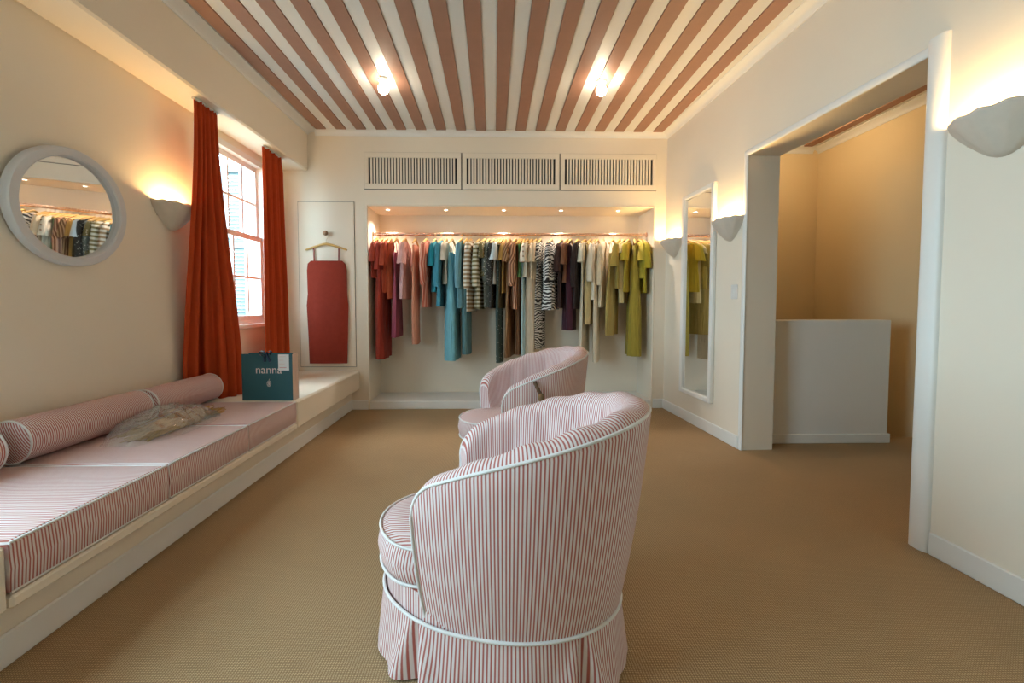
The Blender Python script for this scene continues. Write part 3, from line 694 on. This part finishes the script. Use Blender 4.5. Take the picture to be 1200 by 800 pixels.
D3 = dots('black_dotted', (0.028, 0.024, 0.018), (0.45, 0.42, 0.36), 40, 0.18); D4 = dots('dark_green_dotted', (0.055, 0.085, 0.075), (0.50, 0.52, 0.48), 40, 0.18)
SP = [  # px centre, width px, hem y, kind, sleeve length, material, category, label
 (435, 9, 326, 'top', 0.20, fab('brick', (0.34, 0.050, 0.028)), 'blouse', 'brick red short sleeved blouse hung closest to the cupboard door'),
 (448, 17, 420, 'dress', 0.28, fab('deepred', (0.31, 0.036, 0.020)), 'dress', 'deep red long short-sleeved dress'),
 (453, 9, 343, 'top', 0.24, fab('redor', (0.42, 0.070, 0.032)), 'blouse', 'warm red short sleeved top in front of the deep red dress'),
 (458, 8, 350, 'top', 0, fab('orred', (0.46, 0.095, 0.040)), 'top', 'orange red sleeveless top beside the plum dress'),
 (465, 12, 395, 'slip', 0, fab('plum', (0.33, 0.070, 0.110)), 'dress', 'plum coloured slip dress'),
 (475, 14, 350, 'top', 0.22, fab('palepink', (0.70, 0.39, 0.36)), 'blouse', 'pale pink blouse with loose sleeves'),
 (487, 12, 403, 'trousers', 0, fab('salmon', (0.62, 0.27, 0.17)), 'trousers', 'salmon coloured long trousers'),
 (500, 12, 360, 'top', 0.44, V3, 'shirt', 'coral pinstriped long sleeved shirt'),
 (510, 8, 342, 'top', 0.24, fab('teal', (0.015, 0.23, 0.29)), 'top', 'bright teal short top'),
 (517, 10, 359, 'top', 0.46, fab('bluteal', (0.06, 0.26, 0.34)), 'shirt', 'teal blue long sleeved shirt'),
 (523, 8, 333, 'top', 0.18, fab('cream9', (0.72, 0.64, 0.52)), 'top', 'cream short top behind the light blue dress'),
 (530, 20, 422, 'slip', 0, fab('ltblue', (0.17, 0.42, 0.49)), 'dress', 'light blue long strappy dress'),
 (541, 12, 361, 'top', 0.47, fab('denim', (0.16, 0.35, 0.43)), 'shirt', 'dusty blue long sleeved shirt'),
 (547, 14, 415, 'trousers', 0, fab('slate', (0.10, 0.205, 0.225)), 'trousers', 'slate teal wide trousers'),
 (552, 11, 365, 'top', 0.48, H1, 'shirt', 'beige and white banded shirt'),
 (562, 12, 362, 'top', 0.46, H2, 'shirt', 'olive and cream banded shirt'),
 (568, 12, 324, 'top', 0.16, D1, 'top', 'olive dotted cropped top'),
 (573, 8, 360, 'top', 0.40, D2, 'blouse', 'grey green dotted blouse'),
 (579, 9, 361, 'top', 0.44, D3, 'shirt', 'black dotted long sleeved shirt'),
 (583, 9, 333, 'top', 0.18, fab('palebl', (0.66, 0.73, 0.75)), 'top', 'pale blue white short top'),
 (586, 12, 425, 'trousers', 0, D4, 'trousers', 'dark green dotted trousers'),
 (589, 10, 361, 'skirt', 0, fab('dkolive', (0.075, 0.055, 0.025)), 'skirt', 'dark olive brown short skirt'),
 (593, 7, 343, 'top', 0.18, fab('mustard', (0.50, 0.27, 0.07)), 'top', 'mustard brown short top'),
 (598, 10, 419, 'dress', 0.20, V1, 'dress', 'brown pinstriped long dress'),
 (605, 14, 362, 'top', 0.45, V2, 'shirt', 'copper satin pinstriped shirt'),
 (609, 8, 416, 'trousers', 0, fab('brown21', (0.21, 0.095, 0.045)), 'trousers', 'chestnut brown narrow trousers'),
 (612, 7, 325, 'top', 0, fab('green', (0.12, 0.28, 0.09)), 'top', 'leaf green sleeveless top'),
 (615, 7, 419, 'trousers', 0, fab('icebl', (0.50, 0.68, 0.72)), 'trousers', 'ice blue narrow long trousers'),
 (619, 10, 325, 'top', 0.20, fab('cream23', (0.76, 0.67, 0.52)), 'blouse', 'cream cropped blouse with dark round buttons'),
 (624, 18, 417, 'trousers', 0, fab('beige25', (0.60, 0.47, 0.33)), 'trousers', 'beige wide leg trousers'),
 (629, 9, 327, 'top', 0.20, fab('sand24', (0.72, 0.56, 0.37)), 'top', 'sand coloured cropped top'),
 (634, 8, 409, 'dress', 0.18, Z1, 'dress', 'fine zebra print long dress'),
 (647, 19, 363, 'top', 0.46, Z2, 'blouse', 'bold zebra print loose blouse'),
 (659, 8, 361, 'top', 0.30, fab('choc', (0.060, 0.026, 0.020)), 'blouse', 'dark chocolate blouse beside the zebra print blouse'),
 (666, 11, 331, 'top', 0.22, fab('brown29', (0.20, 0.080, 0.038)), 'shirt', 'brown short sleeved shirt'),
 (670, 15, 387, 'skirt', 0, fab('auberg', (0.062, 0.018, 0.030)), 'skirt', 'aubergine knee length skirt'),
 (679, 11, 362, 'top', 0.46, fab('blackbr', (0.035, 0.021, 0.019)), 'shirt', 'black brown long sleeved shirt'),
 (687, 9, 416, 'dress', 0.20, fab('cream32', (0.76, 0.67, 0.50)), 'dress', 'cream coloured plain long dress'),
 (693, 8, 380, 'dress', 0, fab('yelbeige', (0.68, 0.53, 0.27)), 'dress', 'yellow beige sleeveless dress'),
 (699, 11, 351, 'top', 0.40, fab('ivory35', (0.80, 0.70, 0.54)), 'shirt', 'ivory long sleeved shirt above ivory trousers'),
 (702, 9, 425, 'trousers', 0, fab('ivory35b', (0.77, 0.67, 0.50)), 'trousers', 'ivory coloured plain long trousers'),
 (709, 8, 360, 'top', 0.44, fab('ivory36', (0.79, 0.66, 0.46)), 'shirt', 'warm ivory straight shirt next to the light olive dress'),
 (720, 13, 393, 'slip', 0, fab('ltolive', (0.45, 0.34, 0.11)), 'dress', 'light olive slip dress'),
 (728, 11, 338, 'top', 0.24, fab('olive38', (0.43, 0.31, 0.07)), 'shirt', 'olive short sleeved shirt'),
 (733, 7, 355, 'top', 0.10, fab('sand38', (0.62, 0.50, 0.25)), 'top', 'sandy olive top with tiny sleeves'),
 (739, 9, 342, 'top', 0.18, fab('yelgrn', (0.52, 0.39, 0.04)), 'top', 'yellow green short top'),
 (746, 18, 418, 'trousers', 0, fab('olive40', (0.38, 0.29, 0.045)), 'trousers', 'olive green wide trousers'),
 (751, 7, 326, 'top', 0.18, fab('olive41', (0.48, 0.37, 0.045)), 'top', 'lime olive cropped top'),
 (758, 9, 343, 'top', 0.26, fab('olive42', (0.45, 0.36, 0.03)), 'shirt', 'bright olive shirt hung closest to the tall mirror wall'),
]
for i, (px, wpx, hem, kind, sl, mat, cat, lb) in enumerate(SP):
    x = (px - 578) / 480 * 4.42; x = max(NX0 + 0.045, min(NX1 - 0.06, x)); wm = wpx / 480 * 4.42
    half = 0.19 if wpx >= 9 else 0.16
    if kind in ('trousers', 'skirt'): half *= 0.86
    dl_ = radians(11.5); phi = min(dl_ + math.atan2(x, 4.42), math.asin(max(0.02, min(1, (NX1 - 0.075 - x) / 0.24))))
    th = max(0.016, min(0.065, (wm - 2 * half * sin(dl_)) / 2 * 1.15))
    garment(kind, lb, cat, x, half, th, 1.1 - (hem - 357) / 480 * 4.36, mat, sl, phi, i + 1, buttons=3 if 'round buttons' in lb else 0, collar=(cat == 'shirt'))

# the rust dress on the cupboard door
t = thing('wall_peg', 'round dark wooden peg on the flush cupboard door', 'peg', (-1.715, YB - 0.008, 1.832))
MB().lathe([(0.010, 0), (0.010, -0.022), (0.024, -0.026), (0.026, -0.036), (0.018, -0.044), (0.001, -0.046)], 20, axis='y').build('knob', M_KNOB, t, smooth=50)
HZ = 1.800; HYD = YB - 0.026
t = hanger('pale wooden hanger on the peg carrying the rust strappy dress', (-1.715, HYD, HZ), 0, None, arm=0.21, rise=0.02)
t = thing('slip_dress', 'rust red straight dress with thin straps hung on the cupboard door', 'dress', (-1.715, HYD, HZ))
M_DR = plain('rust_linen_dress', (0.31, 0.042, 0.024), 0.85, 0.14, 26, 0.4, 260, spec=0.2)
zt = 1.552 - HZ; zh = 0.492 - HZ
rg = [(zt, 0.160, 0.012, 0.0, 0), (zt - 0.03, 0.192, 0.014, 0, 0), (zt - 0.10, 0.204, 0.015, 0.003, 0), (zt - 0.34, 0.203, 0.015, 0.004, 0), (zt - 0.46, 0.215, 0.016, 0.002, 0), (zt - 0.75, 0.205, 0.016, 0.004, 0), (zh, 0.195, 0.016, 0.002, 0)]
body(t, rg, M_DR, 1.3, 0.003, random)
for s in (-1, 1): MB().tube([(s * 0.125, 0.008, zt), (s * 0.128, 0.011, -0.14), (s * 0.128, 0, -0.106), (s * 0.128, -0.011, -0.14), (s * 0.125, -0.008, zt)], 0.0035, 6).build('strap', M_DR, t, smooth=60)

# ------------------------------------------------------------------ tub chairs
BA, BB_, ZW = 0.362, 0.258, 0.195       # base half depth, half width, height of the base piping
def base_pt(psi, off):
    """outline of the upholstered base; psi = 0 at the back (+x), pi at the front"""
    c, s_ = cos(psi), sin(psi); a = BA if c >= 0 else BA + 0.048 * sstep(0, 1, -c)
    return ((a + off) * c, (BB_ + 0.012 * (c < 0) * sstep(0, 0.6, -c) + off) * s_)
def chair(loc, rz, label):
    t = thing('tub_chair', label, 'armchair', (loc[0], loc[1], 0), rz, 'pink striped tub chairs')
    PT = 2.15; ZBK, ZAR = 0.815, 0.600; TOT = 0.78
    S = sorted(set([-1 + 2 * k / 120 for k in range(121)] + [e * (-1 + 0.005 * k) for k in range(1, 14, 2) for e in (1, -1)]))
    def at(s, off, fl):
        a = s * PT; return ((BA + off + fl) * cos(a), (BB_ + off + fl * 0.72) * sin(a))
    rows = []; uv = []; dist = 0; prev = None; us_ = {}
    for s in S:
        q = at(s, 0, 0.04)
        if prev: dist += sqrt((q[0] - prev[0]) ** 2 + (q[1] - prev[1]) ** 2)
        prev = q; us_[s] = dist
    for s in S:
        k = abs(s); zt = ZBK - (ZBK - ZAR) * k ** 2.0
        de = min(us_[s], dist - us_[s]); rc = 0.07
        if de < rc: zt -= (rc - sqrt(max(0, rc * rc - (rc - de) ** 2))) * 0.85
        fl = 0.083 - 0.028 * sstep(0.5, 1, k); T = 0.088 - 0.016 * sstep(0.5, 1, k)
        wr = 0.004 * sin(us_[s] * 44) * sstep(1.0, 0.6, k)
        hh = zt - ZW; row = []; ur = []; prof = []
        for q in range(9): v = q / 8; prof.append((0.006 * sin(pi * v), fl * (v ** 0.9), ZW + (hh - T * 0.45) * v))
        for q in range(1, 8):
            a = pi * q / 8; prof.append((-T / 2 + T / 2 * cos(a), fl, zt - T * 0.45 + T * 0.45 * sin(a) + (wr if 2 < q < 7 else 0)))
        ZI = 0.32
        for q in range(9): v = q / 8; prof.append((-T + 0.010 * sin(pi * v) + (wr * 1.2 if 0 < q < 6 else 0), fl * (1 - v) * 0.95, (zt - T * 0.45) * (1 - v) + ZI * v))
        for (off, f_, z) in prof:
            x, y = at(s, off, f_); row.append((x, y, z)); ur.append((us_[s], z))
        rows.append(row); uv.append(ur)
    b = MB(); b.grid(rows, uv=uv)
    for row, flip in ((rows[0], 1), (rows[-1], -1)):     # arm fronts
        b.add(row, [tuple(range(len(row)))[::flip]], [[(q[1] - row[0][1], q[2]) for q in row][::flip]])
    b.build('back_shell', M_ST_UV, t, smooth=60)
    pp = [rows[0][q] for q in range(0, 9)] + [r[9] for r in rows] + [rows[-1][q] for q in range(8, -1, -1)]
    MB().tube(pp, 0.0048, 8).build('rim_piping', M_PIPING, t, smooth=80)
    # base and front apron
    n = 96; b = MB(); rws = []; us = []
    for z in (0.03, 0.12, ZW, 0.27):
        rws.append([(*base_pt(2 * pi * k / n, -0.008), z) for k in range(n + 1)]); us.append([(2 * pi * k / n * 0.33, z) for k in range(n + 1)])
    b.grid(rws, uv=us); b.add(rws[-1][:-1], [tuple(range(n))], [[(0, 0)] * n]); b.build('base', M_ST_UV, t, smooth=60)
    MB().tube([(*base_pt(2 * pi * k / n, 0.003), ZW + 0.001) for k in range(n)], 0.005, 8, True).build('base_piping', M_PIPING, t, smooth=80)
    # seat cushion
    def seat_pt(a, inset):
        c = cos(a); rx = 0.27 if c > 0 else 0.358; return (-0.070 + (rx - inset) * c, (0.205 + (0.052 * sstep(0.15, 0.75, -c)) - inset) * sin(a))
    b = MB(); rws = []; us = []
    cz0, cz1 = 0.270, 0.392
    for ins, z in ((0.03, cz0), (0.010, cz0 + 0.006), (0.002, cz0 + 0.03), (-0.004, (cz0 + cz1) / 2), (0.002, cz1 - 0.03), (0.010, cz1 - 0.006)):
        rws.append([(*seat_pt(2 * pi * k / n, ins), z) for k in range(n + 1)]); us.append([(2 * pi * k / n * 0.29, z) for k in range(n + 1)])
    b.grid(rws, uv=us); rws = []; us = []
    for ins, z in ((0.010, cz1 - 0.006), (0.03, cz1 + 0.004), (0.09, cz1 + 0.014), (0.15, cz1 + 0.018), (0.19, cz1 + 0.020)):
        rws.append([(*seat_pt(2 * pi * k / n, ins), z) for k in range(n + 1)]); us.append([(q[1], q[0]) for q in rws[-1]])
    b.grid(rws, uv=us); b.add(rws[-1][:-1], [tuple(range(n))], [[(q[1], q[0]) for q in rws[-1][:-1]]])
    sc = b.build('seat_cushion', M_ST_UV, t, smooth=70)
    for z in (cz0 + 0.007, cz1 - 0.005): MB().tube([(*seat_pt(2 * pi * k / n, 0.005), z) for k in range(n)], 0.0045, 8, True).build('piping', M_PIPING, sc, smooth=80)
    # skirt with kick pleats
    n = 360; rws = []; us = []; PL = [radians(a) for a in (48, -48, 125, -125)]
    for j in range(9):
        v = j / 8; z = ZW - (ZW - 0.008) * v; row = []; ur = []
        for k in range(n + 1):
            a = 2 * pi * (k % n) / n; r = 0.003 + 0.020 * v
            for p_ in PL:
                da = (a - p_ + pi) % (2 * pi) - pi; w = radians(1.2 + 3.0 * v)
                r -= 0.040 * math.exp(-(da / w) ** 2) * (0.35 + 0.65 * v)
                r += 0.020 * v * math.exp(-((abs(da) - 2.2 * w) / (1.3 * w)) ** 2)
            r += 0.004 * v * sin(a * 9 + 1) + 0.002 * v * sin(a * 23)
            row.append((*base_pt(a, r), z)); ur.append((2 * pi * k / n * 0.33, z))
        rws.append(row); us.append(ur)
    b = MB(); b.grid(rws, uv=us); b.build('skirt', M_ST_UV, t, smooth=70)
    return t
CH1, CH2 = (0.043, 1.32, -0.20), (0.196, 2.665, 0.294)
chair(CH1[:2], CH1[2], 'pink striped tub chair standing alone in front of the other one')
chair(CH2[:2], CH2[2], 'pink striped tub chair with a small brown tassel on its side, near the niche')
# small brown knotted tassel lying against the far chair
ca = CH2[2]
def cw(lx, ly, z): return (CH2[0] + lx * cos(ca) - ly * sin(ca), CH2[1] + lx * sin(ca) + ly * cos(ca), z)
t = thing('tassel', 'small brown knotted cord tassel hanging on the side of the tub chair', 'tassel', cw(-0.02, -0.325, 0.555), ca)
MB().tube([(-0.03, 0.012, 0.10), (-0.022, 0.0, 0.075), (-0.012, -0.004, 0.05), (0, -0.006, 0.03)], 0.011, 7).build('cord', plain('cord_dark', (0.13, 0.07, 0.035), 0.8, 0.2, 60), t, smooth=60)
MB().lathe([(0.001, 0.038), (0.014, 0.030), (0.020, 0.012), (0.016, -0.006), (0.008, -0.012)], 14, (0.002, -0.012, 0), cap=False).build('knot', plain('knot_brown', (0.20, 0.11, 0.045), 0.8, 0.2, 60), t, smooth=60)
b = MB(); rr = random.Random(9)
for k in range(26):
    a = rr.random() * 6.28; q = rr.random(); b.tube([(0.004 + 0.006 * cos(a), -0.012 + 0.006 * sin(a), -0.006), (0.010 + 0.012 * cos(a), -0.010 + 0.008 * sin(a), -0.03), (0.018 + 0.022 * cos(a), -0.008 + 0.010 * sin(a), -0.050 - 0.015 * q)], 0.0016, 4)
b.build('fringe', plain('fringe_tan', (0.42, 0.33, 0.22), 0.8, 0.2, 60), t, kind='stuff')

# ------------------------------------------------------------------ paper carrier bag
t = thing('paper_bag', 'dark teal paper carrier bag with a navy ribbon bow on the bench', 'bag', (-1.622, 2.955, 0.4125), radians(-2))
bw, bd, bh = 0.183, 0.085, 0.335
b = MB(); b.box(-bw, bw, 0, 0.002, 0, bh); b.build('front_panel', M_TEAL, t)
b = MB(); b.box(-bw, bw, bd - 0.002, bd, 0, bh); b.build('back_panel', M_TEAL, t)
b = MB(); b.box(-bw, bw, 0.002, bd - 0.002, 0, 0.002); b.build('bottom_panel', M_BEIGEP, t)
for s in (-1, 1):
    b = MB(); x0 = s * bw; xi = s * (bw - 0.012)
    b.add([(x0, 0.002, 0), (x0, bd - 0.002, 0), (x0, bd - 0.002, bh), (xi, bd / 2, bh), (x0, 0.002, bh), (x0 - s * 0.002, bd / 2, 0.1)], [(0, 5, 4), (4, 5, 3), (0, 1, 5), (1, 2, 5), (5, 2, 3)])
    b.build('side_gusset', M_BEIGEP, t)
me = text_mesh('nanna', 0.082); me.materials.clear(); me.materials.append(M_INK)
o = bpy.data.objects.new('lettering', me); col.objects.link(o); o.parent = t; o.location = (0.012, -0.0008, 0.196); o.rotation_euler = (pi / 2, 0, 0); o['label'] = 'pale pink lettering nanna'
b = MB()       # small emblem: a leafy oval with a stem
for k in range(9):
    a = 2 * pi * k / 9; b.tube([(0.012, -0.0008, 0.122), (0.012 + 0.013 * cos(a), -0.0008, 0.122 + 0.020 * sin(a))], 0.0016, 4)
b.tube([(0.012, -0.0008, 0.145), (0.016, -0.0008, 0.156)], 0.0016, 4); b.tube([(0.012 + 0.014 * cos(2 * pi * k / 16), -0.0008, 0.122 + 0.021 * sin(2 * pi * k / 16)) for k in range(16)], 0.0014, 4, True)
b.build('emblem', M_INK, t)
b = MB(); b.box(0.083, 0.160, -0.0022, -0.0004, 0.218, bh - 0.002); st = b.build('sticker', M_PAPER, t, label='white paper sticker with printed lines')
for k, (w, m_) in enumerate(((0.045, M_INK), (0.03, M_INK), (0.038, M_INK), (0.05, M_INKR))):
    MB().box(0.092, 0.092 + w, -0.0028, -0.0022, 0.315 - k * 0.026, 0.319 - k * 0.026).build('printed_line', m_, st)
b = MB()       # ribbon bow
for s in (-1, 1):
    rows = []
    for k in range(17):
        a = 2 * pi * k / 16; x = s * (0.004 + 0.028 * (1 - cos(a)) / 2 * 1.3); z = 0.016 * sin(a) + 0.012 * (1 - cos(a)) / 2
        rows.append([(x - 0.005, -0.018, bh - 0.002 + z), (x - 0.005, 0.006, bh + 0.002 + z)])
    b.grid(rows)
    b.tube([(0, -0.006, bh), (s * 0.012, -0.008, bh - 0.020), (s * 0.02 + 0.008, -0.006, bh - 0.055)], 0.008, 6)
b.lathe([(0.001, -0.012), (0.011, -0.008), (0.013, 0), (0.011, 0.008), (0.001, 0.012)], 12, (0, -0.008, bh)); b.build('ribbon_bow', M_NAVY, t, smooth=60)

# ------------------------------------------------------------------ plastic sack with raffia on the bench
t = thing('plastic_sack', 'crumpled clear plastic sack with dried straw in it lying on the bench', 'plastic bag', (-1.80, 2.24, 0.420), radians(0))
from mathutils import noise
def sack_r(u, v):        # u along, v around
    return 1
rows = []
Ls = 0.28
for i in range(41):
    u = -1 + 2 * i / 40; env = max(0.0, 1 - abs(u) ** 3.0) ** 0.6; row = []
    hgt = 0.125 * env * (0.55 + 0.45 * sstep(-1.0, 0.1, u)) + 0.004; wid = (0.10 + 0.055 * env) * (1 - 0.35 * sstep(-0.3, -1, u))
    for k in range(49):
        a = pi * k / 48; x = wid * cos(a) * 1.15; z = hgt * sin(a) ** 0.8
        p_ = Vector((x * 15, u * 9, z * 16)); n_ = noise.noise(p_) * 0.5 + 0.5 * abs(noise.noise(p_ * 2.3)); m_ = noise.noise(p_ * 1.3 + Vector((7, 3, 1)))
        z = max(0.001, z * (0.85 + 0.38 * n_)); x += 0.02 * m_ * sin(a)
        row.append((x, u * Ls + 0.02 * n_, z))
    rows.append(row)
b = MB(); b.grid(rows); b.build('film', M_POLY, t, smooth=180)
rt_ = thing('straw_bundle', 'bundle of golden brown dried straw poking out of the plastic sack', 'straw', (-1.78, 2.26, 0.420), radians(4))
b = MB(); rr = random.Random(21)
for k in range(420):
    y0 = rr.uniform(-0.24, 0.10); L_ = rr.uniform(0.14, 0.30) if k % 2 else rr.uniform(0.24, 0.36) - y0; x0 = rr.gauss(0, 0.042); z0 = abs(rr.gauss(0.012, 0.014)) + 0.003; sp_ = rr.gauss(0, 0.04)
    y1 = min(y0 + L_, 0.40)
    b.tube([(x0, y0, z0), (x0 * 0.7 + sp_ * 0.4, (y0 + y1) / 2, z0 + 0.012 * rr.random()), (x0 * 0.6 + sp_, y1, max(0.003, z0 + rr.gauss(0, 0.008)))], 0.0026, 4)
b.build('straws', M_RAFFIA, rt_, kind='stuff')
